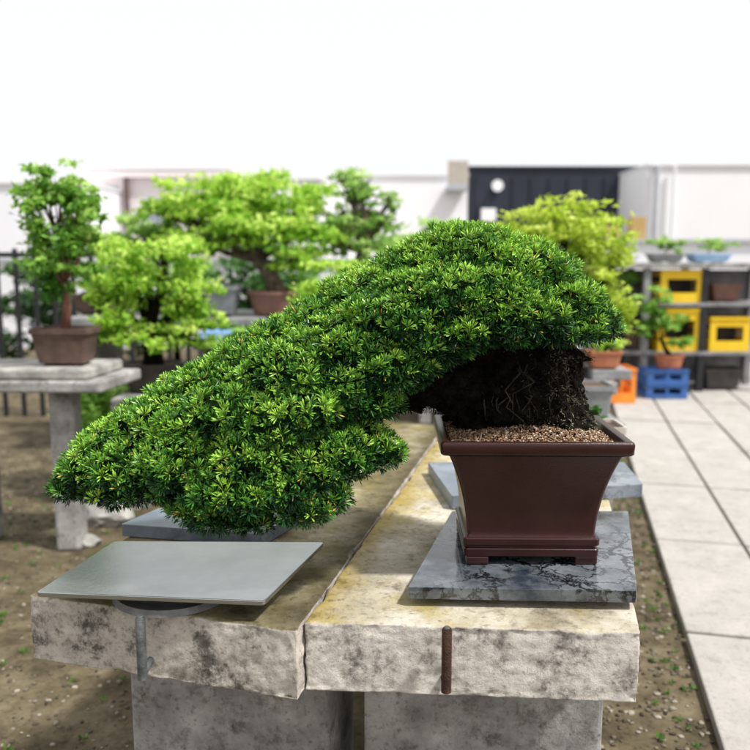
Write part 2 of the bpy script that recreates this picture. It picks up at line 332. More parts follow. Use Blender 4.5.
# ================= MAIN TABLE
def rough_slab(name,c4,z0,z1,mat,label):
    c=[Vector((q[0],q[1],0)) for q in c4]
    Lx=(c[1]-c[0]).length; Ly=(c[3]-c[0]).length; Lz=z1-z0
    def ticks(L,step):
        e=[0,.0025,.005,.008,.011,.015,.02,.026]; n=max(2,int((L-.06)/step)); mid=[.032+(L-.064)*i/n for i in range(n+1)]
        return e+mid+[L-q for q in reversed(e)]
    TX,TY,TZ=ticks(Lx,.0065),ticks(Ly,.011),ticks(Lz,.0065)
    nx,ny,nz=len(TX)-1,len(TY)-1,len(TZ)-1; idx={}; vs=[]; fs=[]
    def V(i,j,k_):
        key=(i,j,k_)
        if key not in idx:
            p_=Vector((TX[i],TY[j],TZ[k_])); q0=Vector((p_.x+z0*3+c4[0][0]*5,p_.y,p_.z))
            r=.003+.014*max(0,noise.fractal(q0*13,1,2,3)+.02)
            lim=Vector((Lx,Ly,Lz)); q=Vector([min(max(p_[a],r),lim[a]-r) for a in range(3)])
            d=p_-q; nzc=sum(1 for a in range(3) if abs(d[a])>1e-7)
            if nzc>=1:
                nd=d.normalized()
                if nzc>=2: p_=q+nd*r
                side=1-abs(nd.z)
                rr_=abs(noise.fractal(q0*40,1,2,4))*.0042+max(0,noise.noise(q0*14)-.2)*.010
                p_-=nd*rr_*(.25+.75*side)*(1 if side>.05 else .2)
            u=p_.x/Lx; w=p_.y/Ly
            P3=c[0].lerp(c[1],u).lerp(c[3].lerp(c[2],u),w); P3.z=z0+p_.z
            idx[key]=len(vs); vs.append(tuple(P3))
        return idx[key]
    for i in range(nx):
        for j in range(ny):
            fs.append((V(i,j,nz),V(i+1,j,nz),V(i+1,j+1,nz),V(i,j+1,nz))); fs.append((V(i,j+1,0),V(i+1,j+1,0),V(i+1,j,0),V(i,j,0)))
    for k_ in range(nz):
        for i in range(nx):
            fs.append((V(i,0,k_),V(i+1,0,k_),V(i+1,0,k_+1),V(i,0,k_+1))); fs.append((V(i+1,ny,k_),V(i,ny,k_),V(i,ny,k_+1),V(i+1,ny,k_+1)))
        for j in range(ny):
            fs.append((V(0,j+1,k_),V(0,j,k_),V(0,j,k_+1),V(0,j+1,k_+1))); fs.append((V(nx,j,k_),V(nx,j+1,k_),V(nx,j+1,k_+1),V(nx,j,k_+1)))
    m=MB(); m.v=vs; m.f=fs
    return m.build(name,mat,None,smooth=True,label=label,cat='slab')
rough_slab('table_slab',LS,T-.125,T,'slab_l','dark mossy concrete slab on the left, under the grey steel turntable')
rough_slab('table_slab',RS,T-.125,T,'slab_r','pale yellowish concrete slab on the right, under the burgundy bonsai pot')
def lerp4(c4,u,w): return Vector(c4[0]).lerp(Vector(c4[1]),u).lerp(Vector(c4[3]).lerp(Vector(c4[2]),u),w)
for c4,nm in ((LS,'left'),(RS,'right')):
    for w,wn in ((.22,'front'),(.86,'back')):
        m=MB(); a=lerp4(c4,.06,w-.06); b=lerp4(c4,.94,w-.06); c_=lerp4(c4,.94,w+.06); d=lerp4(c4,.06,w+.06)
        m.prism([xy(a),xy(b),xy(c_),xy(d)],0,T-.127); m.build('support_block','bench',bevel=.008,label=f'concrete block carrying the {wn} end of the {nm} table slab',cat='block')
def rod(px,py,mat,label,r):
    p_=at(px,py,T+.012); m=MB()
    m.tube([(p_.x,p_.y,T-.10),(p_.x,p_.y,T-.03),(p_.x,p_.y,T+.009),(p_.x,p_.y,T+.012)],[r,r,r,r*.8],14)
    m.tube([(p_.x,p_.y-r*.2,T-.092),(p_.x,p_.y+.05,T-.092)],r*.8,10)
    t=thing('steel_rod',label,'rod',(p_.x,p_.y,T-.1)); m.build('shaft',mat,t,sharp=R(40))
    m=MB(); m.tube([(p_.x,p_.y,T+.0122),(p_.x,p_.y,T+.0145)],[r*.6,r*.5],12); m.build('tip','steel_edge',t)
rod(140,617,'rod_grey','short grey steel rod standing against the front of the left slab',.0085)
rod(447,628,'rod_rust','short rusty brown rod standing against the front of the right slab',.0085)
# ================= TURNTABLE
zt=T+.042
c4=[at(36,592,zt),at(264,601,zt),at(324,542,zt),at(114,541,zt)]
ctr=(c4[0]+c4[1]+c4[2]+c4[3])/4
t=thing('turntable','square grey steel turntable plate on the left slab, under the drooping branch','turntable',(ctr.x,ctr.y,T))
MB().prism(roundpoly(c4,.008),zt-.009,zt).build('plate','steel',t,bevel=.0015)
bc=(ctr.x-.02,ctr.y-.02)
MB().tube([(bc[0],bc[1],T+.006),(bc[0],bc[1],zt-.0095)],[.085,.085],40).build('bearing','black',t)
MB().tube([(bc[0],bc[1],T+.001),(bc[0],bc[1],T+.012)],[.11,.105],40).build('round_base','steel_edge',t)
# ================= SLATES
def slate_tile(c4,z0,z1,mat,label):
    return MB().prism(roundpoly(c4,.004,3),z0,z1).build('slate_tile',mat,bevel=.0022,label=label,cat='tile')
zs=T+.037
slate_tile([at(408,587,zs),at(637,591,zs),at(628,511,zs),at(452,511,zs)],zs-.022,zs,'slate','dark wet looking slate tile beneath the burgundy bonsai pot')
for q in (at(440,575,T+.008),at(615,575,T+.008),at(600,525,T+.01),at(468,525,T+.01)):
    m=MB(); m.box(q.x,q.y,T,.05,.03,.015); m.build('shim','stone',bevel=.002,label='small flat stone shim under a corner of the dark wet slate tile',cat='shim',group='shims under the dark slate tile')
zs2=T+.036
slate_tile([at(452,496,zs2),at(643,484,zs2),at(624,462,zs2),at(428,462,zs2)],T+.002,zs2,'slate2','grey slate tile on the right slab, just behind the burgundy pot')
zs3=T+.03
slate_tile([at(121,524,zs3),at(262,534,zs3),at(338,489,zs3),at(215,484,zs3)],T+.002,zs3,'slate2','pale blue grey slate tile behind the turntable, half hidden by needles')
# ================= POT
zp=zs+.0005
KW=.955
pf=at(533,565,zp); PW=.132*KW
hyf=.76
pc=Vector((pf.x-.002,pf.y+PW*hyf,zp))
def rr(cx,cy,z,hx,hy,r,n=6):
    out=[]
    for (sx,sy,a0) in ((1,1,0),(-1,1,90),(-1,-1,180),(1,-1,270)):
        for i in range(n+1):
            a=R(a0+90*i/n); out.append((cx+sx*(hx-r)+r*math.cos(a),cy+sy*(hy-r)+r*math.sin(a),z))
    return out
PZ=-.02; ZK=1.02
def pring(z,hx,r=.008):
    hx*=KW; pts=rr(0,0,0,hx,hx*hyf,r); c,s=math.cos(PZ),math.sin(PZ)
    return [(pc.x+x*c-y*s,pc.y+x*s+y*c,zp+z*ZK) for x,y,_ in pts]
pot=thing('bonsai_pot','deep burgundy rectangular clay pot with flared lip on the dark wet slate tile','pot',(pc.x,pc.y,zp))
prof=[(.016,.128),(.017,.1325),(.030,.1335),(.0315,.132),(.0325,.128),(.036,.128),(.037,.132),(.039,.1345),(.050,.135),(.052,.1335),(.053,.1285),(.058,.1265)]
for i in range(1,13):
    u=i/12; z=.058+u*.155; prof.append((z,.1265+.012*u+.028*u**2.2))
prof.append((.2135,.171))
MB().rings([pring(z,h) for z,h in prof]+[pring(.214,.155),],True,False).build('body','pot',pot,sharp=R(25))
lip=[(.2145,.170),(.216,.180),(.219,.1835),(.236,.1845),(.2395,.183),(.241,.180)]
ins=[(.241,.170),(.2395,.167),(.200,.158)]
MB().rings([pring(z,h,.007) for z,h in lip]+[pring(z,h,.006) for z,h in ins],False,False).build('lip','pot',pot,sharp=R(50))
for sx in(-1,1):
    for sy in(-1,1):
        MB().box(pc.x+sx*.103,pc.y+sy*(PW*hyf-.012),zp,.042,.022,.0165).build('foot','pot',pot,bevel=.003)
MB().rings([pring(.19,.155),pring(.225,.163)],True,True).build('soil','soil',pot)
n=7500
ux=rng.uniform(-1,1,n); uy=rng.uniform(-1,1,n)
mound=.020*(1-np.maximum(abs(ux),abs(uy)))+.005*np.exp(-((ux-.6)/.4)**2-((uy)/.6)**2)
gz=zp+.2315+mound+rng.uniform(-.002,.002,n)
GP=np.column_stack([pc.x+ux*.153,pc.y+uy*.153*hyf,gz]); GS=rng.uniform(.0010,.0026,(n,1))*rng.uniform(.7,1.2,(n,3))
stones('soil_grains',GP,GS,'grain',pot)
# ================= BONSAI
base=Vector((pc.x,pc.y,zp+.230))
tree=thing('bonsai_tree','large cascading white pine bonsai with dense green needles in the burgundy pot','bonsai tree',base)
def E3(px,py,d,rx,ry,dz):
    c=atd(px,py,d); s=d/F; return (c,(rx*s,dz,ry*s))
tr=MB(); blobs=[(E3(500,382,1.62,54,48,.10),.3),(E3(532,380,1.60,34,42,.08),.3),(E3(462,382,1.60,46,32,.08),.32),(E3(395,386,1.56,56,24,.07),.38),(E3(485,352,1.62,84,26,.09),.3),(E3(508,420,1.62,58,18,.075),.28),(E3(545,406,1.60,38,28,.07),.32),(E3(557,422,1.60,34,16,.06),.35),(E3(578,432,1.60,20,8,.05),.35),(E3(562,380,1.63,20,28,.05),.35),(E3(430,372,1.56,50,26,.07),.35)]
for e,am in blobs: tr.ball(e[0],e[1],5,am,34)
tr.build('trunk','bark_dark',tree)
Ps=[];Ds=[]
for e,am in blobs:
    c=np.array(e[0][:]); r=np.array(e[1]); k=int(9000*r[0]*r[2]/.010); u=norm(rng.normal(size=(k,3)))
    bump=np.array([1+am*noise.fractal(Vector(c+q*r)*34,1,2,3) for q in u])[:,None]
    Ps.append(c+u*r*bump*rng.uniform(.97,1.06,(k,1))); Ds.append(norm(u*.7+rng.normal(0,.8,(k,3))+np.array([0,0,-.3])))
P=np.vstack(Ps);D=np.vstack(Ds); ok=(P[:,2]>zp+.236)&(P[:,1]<pc.y+.05); P=P[ok];D=D[ok]; k=len(P)
Sv=norm(np.cross(D,rng.normal(size=(k,3))))*rng.uniform(.0004,.0011,(k,1)); ln=rng.uniform(.004,.012,(k,1))
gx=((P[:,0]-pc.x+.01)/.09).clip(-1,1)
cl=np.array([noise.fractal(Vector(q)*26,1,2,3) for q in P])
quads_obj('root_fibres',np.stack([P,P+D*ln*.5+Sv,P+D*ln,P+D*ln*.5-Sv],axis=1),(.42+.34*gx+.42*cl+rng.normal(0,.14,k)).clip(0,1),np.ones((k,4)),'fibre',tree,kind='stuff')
rt=MB()
c0,r0=E3(520,390,1.61,54,50,.10)
for i in range(60):
    th=rng.uniform(0,2*PI); ph=rng.uniform(.6,1.4); pts=[]; k=rng.integers(4,8); rs=rng.uniform(.84,.98)
    for j in range(k):
        th+=rng.normal(0,.09); ph+=.15+rng.normal(0,.05); rs+=rng.normal(.030,.022)
        q=(c0.x+r0[0]*rs*math.sin(ph)*math.cos(th),c0.y+r0[1]*rs*math.sin(ph)*math.sin(th),c0.z+r0[2]*min(rs,1.05)*math.cos(ph))
        if q[2]<zp+.240: pts.append((q[0],q[1],zp+.238)); break
        pts.append(q)
    if len(pts)>2:
        a=rng.uniform(.0008,.0032); rt.tube(pts,[a*(1-.7*j/len(pts)) for j in range(len(pts))],5)
rt.build('surface_roots','bark_brown',tree,smooth=True)
main=[(480,376,1.6),(420,380,1.58),(360,392,1.56),(300,412,1.52),(240,434,1.50),(190,462,1.48),(125,480,1.47)]
mp_=[atd(*q) for q in main]; MB().tube(mp_,[.03,.026,.022,.018,.013,.009,.004],9).build('main_branch','bark_dark',tree,smooth=True)
pads=[
 ('crown',[(466,268,1.62,70,40,.14),(508,281,1.60,66,38,.14),(548,303,1.58,52,28,.12),(578,318,1.56,36,17,.09),(602,328,1.56,18,8,.06),(415,283,1.62,48,34,.12),(440,302,1.52,72,36,.12),(505,319,1.50,70,24,.11),(560,331,1.52,46,10,.09),(400,323,1.50,62,34,.12),(462,247,1.64,34,20,.08),(430,262,1.60,36,22,.09),(490,300,1.52,62,32,.12),(455,330,1.49,50,20,.10)]),
 ('shoulder',[(372,308,1.60,52,37,.12),(335,328,1.57,50,30,.11),(352,350,1.50,72,38,.12),(303,346,1.55,58,30,.11),(300,373,1.46,66,34,.11),(385,365,1.47,52,26,.10),(262,366,1.53,52,28,.10),(425,345,1.48,42,22,.09),(330,385,1.45,60,30,.10),(365,400,1.45,36,18,.08)]),
 ('middle',[(228,386,1.51,54,28,.11),(192,401,1.51,44,24,.10),(238,411,1.42,60,30,.11),(163,425,1.48,50,29,.11),(300,409,1.41,52,30,.10),(203,428,1.42,52,30,.10),(270,425,1.40,54,30,.10)]),
 ('tail',[(124,448,1.47,44,27,.10),(97,467,1.45,34,23,.09),(145,462,1.42,58,28,.10),(188,458,1.39,54,32,.10),(86,482,1.44,28,12,.07),(125,487,1.42,46,11,.08),(66,485,1.44,12,8,.05),(170,484,1.40,32,12,.07)]),
 ('lower_apron',[(252,455,1.38,56,32,.10),(237,484,1.36,56,30,.10),(215,508,1.36,36,17,.08),(292,472,1.38,50,33,.10),(300,502,1.37,36,15,.08),(328,496,1.38,22,13,.06),(328,451,1.41,50,30,.09),(374,450,1.44,30,17,.07),(250,517,1.36,30,10,.06),(345,432,1.45,40,18,.07),(190,505,1.38,22,9,.06)]),
]
allE=[]
for nm,L_ in pads:
    for e in L_: allE.append((nm,)+E3(*e))
CE=np.array([list(a[1]) for a in allE]); RE=np.array([a[2] for a in allE])
tot=0
for nm,L_ in pads:
    Ps=[];Ns=[];Bs=[]; core=MB(); tws=[]
    for gi,a in enumerate(allE):
        if a[0]!=nm: continue
        c=np.array(a[1][:]); r=np.array(a[2])
        area=4*PI*((r[0]*r[1])**1.6/3+(r[0]*r[2])**1.6/3+(r[1]*r[2])**1.6/3)**(1/1.6)
        k=int(area/1.15e-5); u=norm(rng.normal(size=(k,3)))
        nrm=norm(u/r); bf=np.array([noise.fractal(Vector((c+q*r)*26),1,2,3) for q in u]); bump=1+.14*bf
        P=c+u*r*bump[:,None]*rng.uniform(.94,1.03,(k,1))
        keep=np.ones(k,bool)
        for gj in range(len(CE)):
            if gj==gi: continue
            keep&=((((P-CE[gj])/RE[gj])**2).sum(1)>.86)
        keep&=(nrm[:,2]>-.35)|(rng.uniform(size=k)<.30)
        keep&=(nrm[:,1]<.45)|(rng.uniform(size=k)<.5)
        Ps.append(P[keep]); Ns.append(nrm[keep]); Bs.append(bf[keep])
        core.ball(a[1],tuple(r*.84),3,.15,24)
        j=int(np.argmin([ (Vector(c)-q).length for q in mp_])); s_=mp_[j]; e=Vector(c)
        tws.append([s_,s_.lerp(e,.5)+Vector((rng.normal(0,.01),rng.normal(0,.01),-.01)),e])
    P=np.vstack(Ps); N=np.vstack(Ns); Bf=np.concatenate(Bs)
    s=.0140; key=np.floor(P/s+rng.uniform(-.10,.10,P.shape)).astype(int); _,ui=np.unique(key,axis=0,return_index=True); P=P[ui]; N=N[ui]; Bf=Bf[ui]
    # drop tufts that crowd a neighbour so each rosette stays distinct
    from mathutils import kdtree
    kd=kdtree.KDTree(len(P))
    for i,q in enumerate(P): kd.insert(q,i)
    kd.balance(); alive=np.ones(len(P),bool)
    for i in rng.permutation(len(P)):
        if not alive[i]: continue
        for (_,j,dd) in kd.find_range(P[i],.0098):
            if j!=i: alive[j]=False
    P=P[alive]; N=N[alive]; Bf=Bf[alive]
    A=norm(N*.8+np.array([.03,-.30,.70])+rng.normal(0,.18,P.shape))
    big=np.array([noise.fractal(Vector(q*9),1,2,3) for q in P])
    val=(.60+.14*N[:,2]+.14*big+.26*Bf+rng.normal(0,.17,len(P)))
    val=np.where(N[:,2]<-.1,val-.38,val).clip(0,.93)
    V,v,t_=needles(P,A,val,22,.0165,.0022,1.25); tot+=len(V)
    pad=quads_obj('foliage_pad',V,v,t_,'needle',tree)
    OFF[pad.name]=OFF[tree.name]
    core.build('shaded_core','core',pad)  # solid lumps filling the pad; inner shade of the foliage put into their colour
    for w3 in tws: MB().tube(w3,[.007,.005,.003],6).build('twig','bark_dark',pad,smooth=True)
print('needles',tot)
for (p0,p1,p2) in [((205,470),(165,492),(140,500)),((215,480),(190,498),(178,508)),((190,470),(150,488),(120,498)),((300,470),(322,490),(345,486)),((330,410),(300,420),(270,418))]:
    MB().tube([atd(*p0,1.44),atd(*p1,1.42),atd(*p2,1.41)],[.004,.003,.0014],6).build('bare_twig','bark_dark',tree,smooth=True)
# ================= BACKGROUND HELPERS
def leaf_tree(name,label,cat,basep,blobs,n,ls,mat,bark='bark',tr_r=.02,group=None,parent=None,flat=.6,clus=14):
    b=Vector(basep); t=thing(name,label,cat,b,group)
    tk=MB(); cs=[E3(*q) for q in blobs]
    mean=sum((c for c,_ in cs),Vector())/len(cs)
    low=b.lerp(mean,.45)+Vector((random.uniform(-.04,.04),0,0))
    tk.tube([b,b.lerp(low,.5)+Vector((random.uniform(-.03,.03),0,0)),low],[tr_r*1.3,tr_r,tr_r*.75],9); tk.build('trunk',bark,t,smooth=True)
    lm=MB()
    for c,r in cs:
        m_=low.lerp(c,.5)+Vector((random.uniform(-.04,.04),random.uniform(-.03,.03),-.02)); lm.tube([low,m_,c],[tr_r*.6,tr_r*.4,tr_r*.2],6)
        for _ in range(6):
            e=c+Vector((random.uniform(-.8,.8)*r[0],random.uniform(-.8,.8)*r[1],random.uniform(-.5,.8)*r[2])); lm.tube([m_.lerp(c,random.random()),e],[tr_r*.2,tr_r*.06],4,False)
    lm.build('limbs',bark,t,smooth=True)
    Ps=[];vs=[]; W=np.array([r[0]*r[2] for _,r in cs]); W/=W.sum()
    for (c,r),w in zip(cs,W):
        k=int(n*w); c=np.array(c[:]); r=np.array(r)
        cc=norm(rng.normal(size=(clus,3)))*rng.uniform(.3,1.28,(clus,1)); ci=rng.integers(0,clus,k)
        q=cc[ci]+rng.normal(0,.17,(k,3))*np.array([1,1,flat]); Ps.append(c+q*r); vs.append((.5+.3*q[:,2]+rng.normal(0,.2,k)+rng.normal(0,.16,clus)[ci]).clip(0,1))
    P=np.vstack(Ps); v=np.concatenate(vs); k=len(P)
    Nn=norm(rng.normal(size=(k,3))+np.array([0,-.3,1.0])); A=norm(np.cross(Nn,rng.normal(size=(k,3)))); B=np.cross(Nn,A)
    sz=ls*rng.uniform(.6,1.25,(k,1))
    V=np.stack([P-A*sz,P-B*sz*.45+A*sz*.1,P+A*sz-Nn*sz*.3,P+B*sz*.45+A*sz*.1],axis=1)
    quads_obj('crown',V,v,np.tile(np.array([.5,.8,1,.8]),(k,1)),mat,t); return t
def simple_pot(px,py,d,wpx,hpx,mat,label,rect=True,dy=None,group=None,taper=.8,zb=None):
    s=d/F; hx=wpx*s/2; h=hpx*s; hy=dy or hx*.7; b=atd(px,py,d)
    if zb is not None: b.z=zb
    cx,cy,z=b.x,b.y+hy*taper,b.z
    t=thing('plant_pot',label,'pot',(cx,cy,z),group)
    def rg(zz,k):
        x=hx*k; y=hy*k
        if rect: return rr(cx,cy,z+zz,x,y,min(.012,x*.2),4)
        return [(cx+x*math.cos(2*PI*i/28),cy+y*math.sin(2*PI*i/28),z+zz) for i in range(28)]
    MB().rings([rg(h*.08,taper*.95),rg(h*.3,taper*1.0+.02),rg(h*.6,(taper+.95)/2),rg(h*.86,.94),rg(h*.861,1),rg(h,1.0),rg(h,.92),rg(h*.8,.88)],True,False).build('body',mat,t,sharp=R(35))
    MB().rings([rg(h*.75,.86),rg(h*.93,.9)],True,True).build('soil','soil',t)
    for sx in(-1,1):
        MB().box(cx+sx*hx*taper*.6,cy,z,hx*.35,hy*1.1*taper,h*.09).build('foot',mat,t)
    return Vector((cx,cy,z+h*.92))
def bench(name,label,x0,x1,d0,d1,z,th,mat,legmat='bench',lw=.1,cat='bench'):
    a=atd(x0,300,d0).x; b=atd(x1,300,d0).x
    t=thing(name,label,cat,((a+b)/2,(d0+d1)/2,0))
    MB().box((a+b)/2,(d0+d1)/2,z-th,b-a,d1-d0,th).build('top',mat,t,bevel=.008)
    for x in (a+lw*.9,b-lw*.9):
        MB().box(x,(d0+d1)/2,0,lw,(d1-d0)*.7,z-th-.002).build('leg',legmat,t,bevel=.006)
    return t
# ---- near left stand
a=atd(-70,380,3.25).x; b=atd(113,380,3.25).x
t=thing('stone_stand','grey stone plant stand with concrete post at the left edge','stand',((a+b)/2,3.5,0))
zst=atd(80,380,3.25).z
MB().prism(roundpoly([(a,3.26),(b-.05,3.24),(b,3.66),(a,3.68)],.02),zst-.055,zst-.006).build('lower_slab','bench',t,bevel=.01)
MB().prism(roundpoly([(a,3.28),(b-.11,3.27),(b-.07,3.63),(a,3.64)],.03),zst-.005,zst+.042).build('top_slab','stone',t,bevel=.012)
px_=atd(63,450,3.35).x
MB().box(px_,3.40,0,.105,.12,zst-.057,.05).build('post','bench',t,bevel=.016)
MB().box(a+.07,3.50,0,.095,.12,zst-.057).build('post','bench',t,bevel=.012)
zst+=.043
top=simple_pot(60,352,3.35,60,38,'brown_pot','brown rectangular pot on the grey stone stand at the left edge',zb=zst)
leaf_tree('potted_tree','airy mid green tree with reddish trunk in the brown pot at the left edge','tree',top,[(62,188,3.4,32,20,.16),(78,232,3.4,24,24,.16),(52,235,3.4,30,42,.18),(40,200,3.4,22,24,.18),(55,268,3.4,36,12,.14),(84,205,3.4,18,18,.12)],3600,.022,'leaf_mid','red_bark',.018,clus=20)
# ---- bench A
bench('bench','grey concrete bench carrying the dark oval pot at the left',105,330,3.85,4.5,.585,.06,'bench')
top=simple_pot(149,392,4.0,66,30,'dark_pot','dark oval bonsai pot under the bright bushy maple at the left',rect=False,zb=.587)
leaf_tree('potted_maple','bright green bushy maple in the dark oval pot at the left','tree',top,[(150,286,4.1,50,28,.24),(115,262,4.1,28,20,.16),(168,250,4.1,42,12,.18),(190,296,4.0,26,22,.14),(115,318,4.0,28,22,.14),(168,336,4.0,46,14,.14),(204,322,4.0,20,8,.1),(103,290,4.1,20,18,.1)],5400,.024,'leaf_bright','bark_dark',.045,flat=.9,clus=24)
simple_pot(212,392,4.05,48,30,'grey_pot','small grey rectangular pot right of the dark oval pot',zb=.587)
bxp=simple_pot(285,388,4.0,60,34,'dark_pot','dark rectangular pot on the grey concrete bench behind the pine',zb=.587)
leaf_tree('potted_maple','small dark leafed tree in the dark rectangular pot behind the pine','tree',bxp,[(285,345,4.1,34,16,.14)],500,.022,'leaf_dark','bark_dark',.014)
bxp=simple_pot(248,386,4.35,40,40,'brown_pot','tall brown pot at the back of the grey concrete bench',zb=.587)
leaf_tree('potted_maple','small mid green tree in the tall brown pot on the grey concrete bench','tree',bxp,[(240,332,4.4,20,10,.14),(262,338,4.4,18,10,.1)],600,.022,'leaf_mid','bark_dark',.014)
# ---- bench B
bench('bench','long weathered bench carrying the reddish brown pot',60,345,5.0,5.9,.90,.05,'timber')
top=simple_pot(276,313,5.1,64,25,'red_pot','reddish brown oval pot under the wide bright maple',rect=False,zb=.902)
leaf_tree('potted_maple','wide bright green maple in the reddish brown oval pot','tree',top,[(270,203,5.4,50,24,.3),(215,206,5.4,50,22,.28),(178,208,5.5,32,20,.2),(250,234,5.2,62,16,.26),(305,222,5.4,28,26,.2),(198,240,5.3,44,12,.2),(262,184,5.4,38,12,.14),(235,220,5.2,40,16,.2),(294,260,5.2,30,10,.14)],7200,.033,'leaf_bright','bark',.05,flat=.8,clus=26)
simple_pot(209,309,5.1,58,31,'grey_pot','large grey rectangular pot left of the reddish brown pot',zb=.902)
top=simple_pot(165,308,5.5,36,18,'dark_pot','small dark pot left of the large grey rectangular pot',zb=.902)
leaf_tree('potted_tree','loose light green tree in the small dark pot behind the bushy maple','tree',top,[(140,232,5.6,36,14,.18),(165,246,5.6,28,16,.18),(110,242,5.6,26,14,.14)],2000,.03,'leaf_cool','bark_dark',.02)
top=simple_pot(95,308,5.3,46,20,'brown_pot','brown pot on the long weathered bench behind the fence side tree',zb=.902)
leaf_tree('potted_shrub','rounded green shrub in the brown pot on the long weathered bench','shrub',top,[(98,275,5.4,26,14,.16),(110,290,5.3,18,10,.12)],1100,.026,'leaf_mid','bark_dark',.02)
p_=atd(228,325,4.9); t=thing('tray','pale blue plastic tray on the small bench below the large grey rectangular pot','tray',(p_.x,p_.y,.80))
bench('side_table','low timber side table carrying the pale blue tray',190,270,4.6,4.95,.79,.04,'timber',lw=.05,cat='table')
MB().box(p_.x,4.80,.7915,.25,.24,.012).build('base','pale_blue',t)
for sx,sy,wx,wy in((0,-.12,.25,.012),(0,.12,.25,.012),(-.125,0,.012,.252),(.125,0,.012,.252)):
    MB().box(p_.x+sx,4.80+sy,.8045,wx,wy,.035).build('side','pale_blue',t)
# ---- tree 3
bench('bench','tall timber bench far behind the pine crown',300,440,6.0,6.7,1.0,.05,'timber')
top=simple_pot(358,291,6.2,50,20,'grey_pot','shallow grey pot on the tall timber bench behind the pine crown',zb=1.002)
leaf_tree('potted_tree','upright light green tree on the tall timber bench behind the pine crown','tree',top,[(360,190,6.3,26,14,.2),(340,212,6.3,28,14,.2),(382,222,6.3,22,12,.2),(333,240,6.3,22,12,.16),(376,247,6.2,26,10,.16),(352,180,6.3,18,9,.1),(350,228,6.2,34,12,.16),(390,200,6.3,12,8,.1)],2300,.034,'leaf_cool','bark',.07,clus=22)
bench('bench','low concrete bench hidden behind the pine shoulder',290,470,3.6,4.1,.62,.05,'bench')
top=simple_pot(350,385,3.7,60,26,'brown_pot','brown pot on the low bench behind the pine shoulder',zb=.622)
leaf_tree('potted_maple','pale green round maple peeping over the pine shoulder','tree',top,[(335,285,3.8,38,18,.15),(364,272,3.8,26,12,.13),(313,302,3.8,26,14,.12)],2800,.016,'leaf_bright','bark_dark',.02)
# ---- yellow green tree right
bench('bench','concrete bench behind the pot, carrying the small terracotta pot',500,622,3.9,4.5,.66,.06,'bench')
top=simple_pot(606,363,4.0,34,18,'terra','small terracotta pot right of the dark roots',zb=.715)
MB().box(atd(606,363,4.1).x,4.1,.662,.20,.24,.05).build('wooden_block','timber',bevel=.006,label='low wooden block beneath the small terracotta pot',cat='block')
leaf_tree('potted_shrub','little green shrub in the small terracotta pot','shrub',top,[(606,345,4.1,18,7,.08)],200,.018,'leaf_bright','bark_dark',.01)
top=simple_pot(560,375,4.05,56,26,'brown_pot','brown rectangular pot behind the dark roots',zb=.662)
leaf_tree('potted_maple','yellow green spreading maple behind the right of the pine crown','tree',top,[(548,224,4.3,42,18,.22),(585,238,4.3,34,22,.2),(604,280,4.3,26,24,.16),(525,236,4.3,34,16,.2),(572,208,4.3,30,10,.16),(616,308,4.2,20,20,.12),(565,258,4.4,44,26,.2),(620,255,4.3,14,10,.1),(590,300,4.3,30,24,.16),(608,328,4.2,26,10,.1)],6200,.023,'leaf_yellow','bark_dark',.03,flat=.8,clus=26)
top=simple_pot(592,470,2.12,68,48,'beige_pot','beige rectangular pot behind the right rim of the burgundy pot',zb=zs2+.0005,dy=.06)
leaf_tree('potted_shrub','low dark shrub in the beige pot behind the burgundy pot','shrub',top,[(584,415,2.2,22,8,.05)],260,.012,'leaf_dark','bark_dark',.008)
bench('stand','dark low stand behind the far end of the right slab',540,632,3.1,3.45,.62,.05,'timber',lw=.06,cat='stand')
simple_pot(594,410,3.15,40,36,'grey_pot','grey tapered pot on the dark low stand',rect=True,zb=.622,dy=.09)
simple_pot(556,410,3.2,28,40,'brown_pot','narrow brown pot left of the grey tapered pot',rect=True,zb=.622,dy=.06)
# ---- ground shrubs
gp=at(112,492,0)
leaf_tree('ground_shrub','low green shrub on the earth behind the stone stand','shrub',gp,[(102,408,gp.y,32,22,.2),(128,402,gp.y,26,20,.2),(88,398,gp.y,22,16,.2),(110,436,gp.y,32,18,.2),(135,425,gp.y,20,14,.16)],3800,.026,'leaf_mid','bark_dark',.02,clus=22)
gp=at(200,450,0)
leaf_tree('ground_shrub','dark shrub on the earth under the concrete bench','shrub',gp,[(205,420,gp.y,60,26,.3)],1200,.04,'leaf_dark','bark_dark',.02)
for i,(px,py,s,lb) in enumerate([(104,522,.12,'large pale grey stone on the earth right of the concrete post'),(126,508,.07,'smaller grey stone behind the large pale stone'),(86,545,.05,'small rounded stone in front of the large pale stone'),(140,480,.10,'dark rough boulder farther back on the earth at the left')]):
    q=at(px,py,0); m=MB(); m.ball((q.x,q.y,s*.35),(s*1.25,s,s*.6),3,.35,5/s*.3,i); m.build('stone','stone',smooth=False,label=lb,cat='stone')
# ---- fence
t=thing('steel_fence','black steel fence with upright bars behind the left trees','fence',(atd(60,300,6.4).x,6.4,0))
x0=atd(-20,300,6.4).x; x1=atd(190,300,6.4).x; x=x0
while x<x1:
    MB().box(x,6.4,0,.03,.03,1.35).build('bar','black',t); x+=.15
for z in(.4,1.28): MB().box((x0+x1)/2,6.375,z,x1-x0,.015,.04).build('rail','black',t)
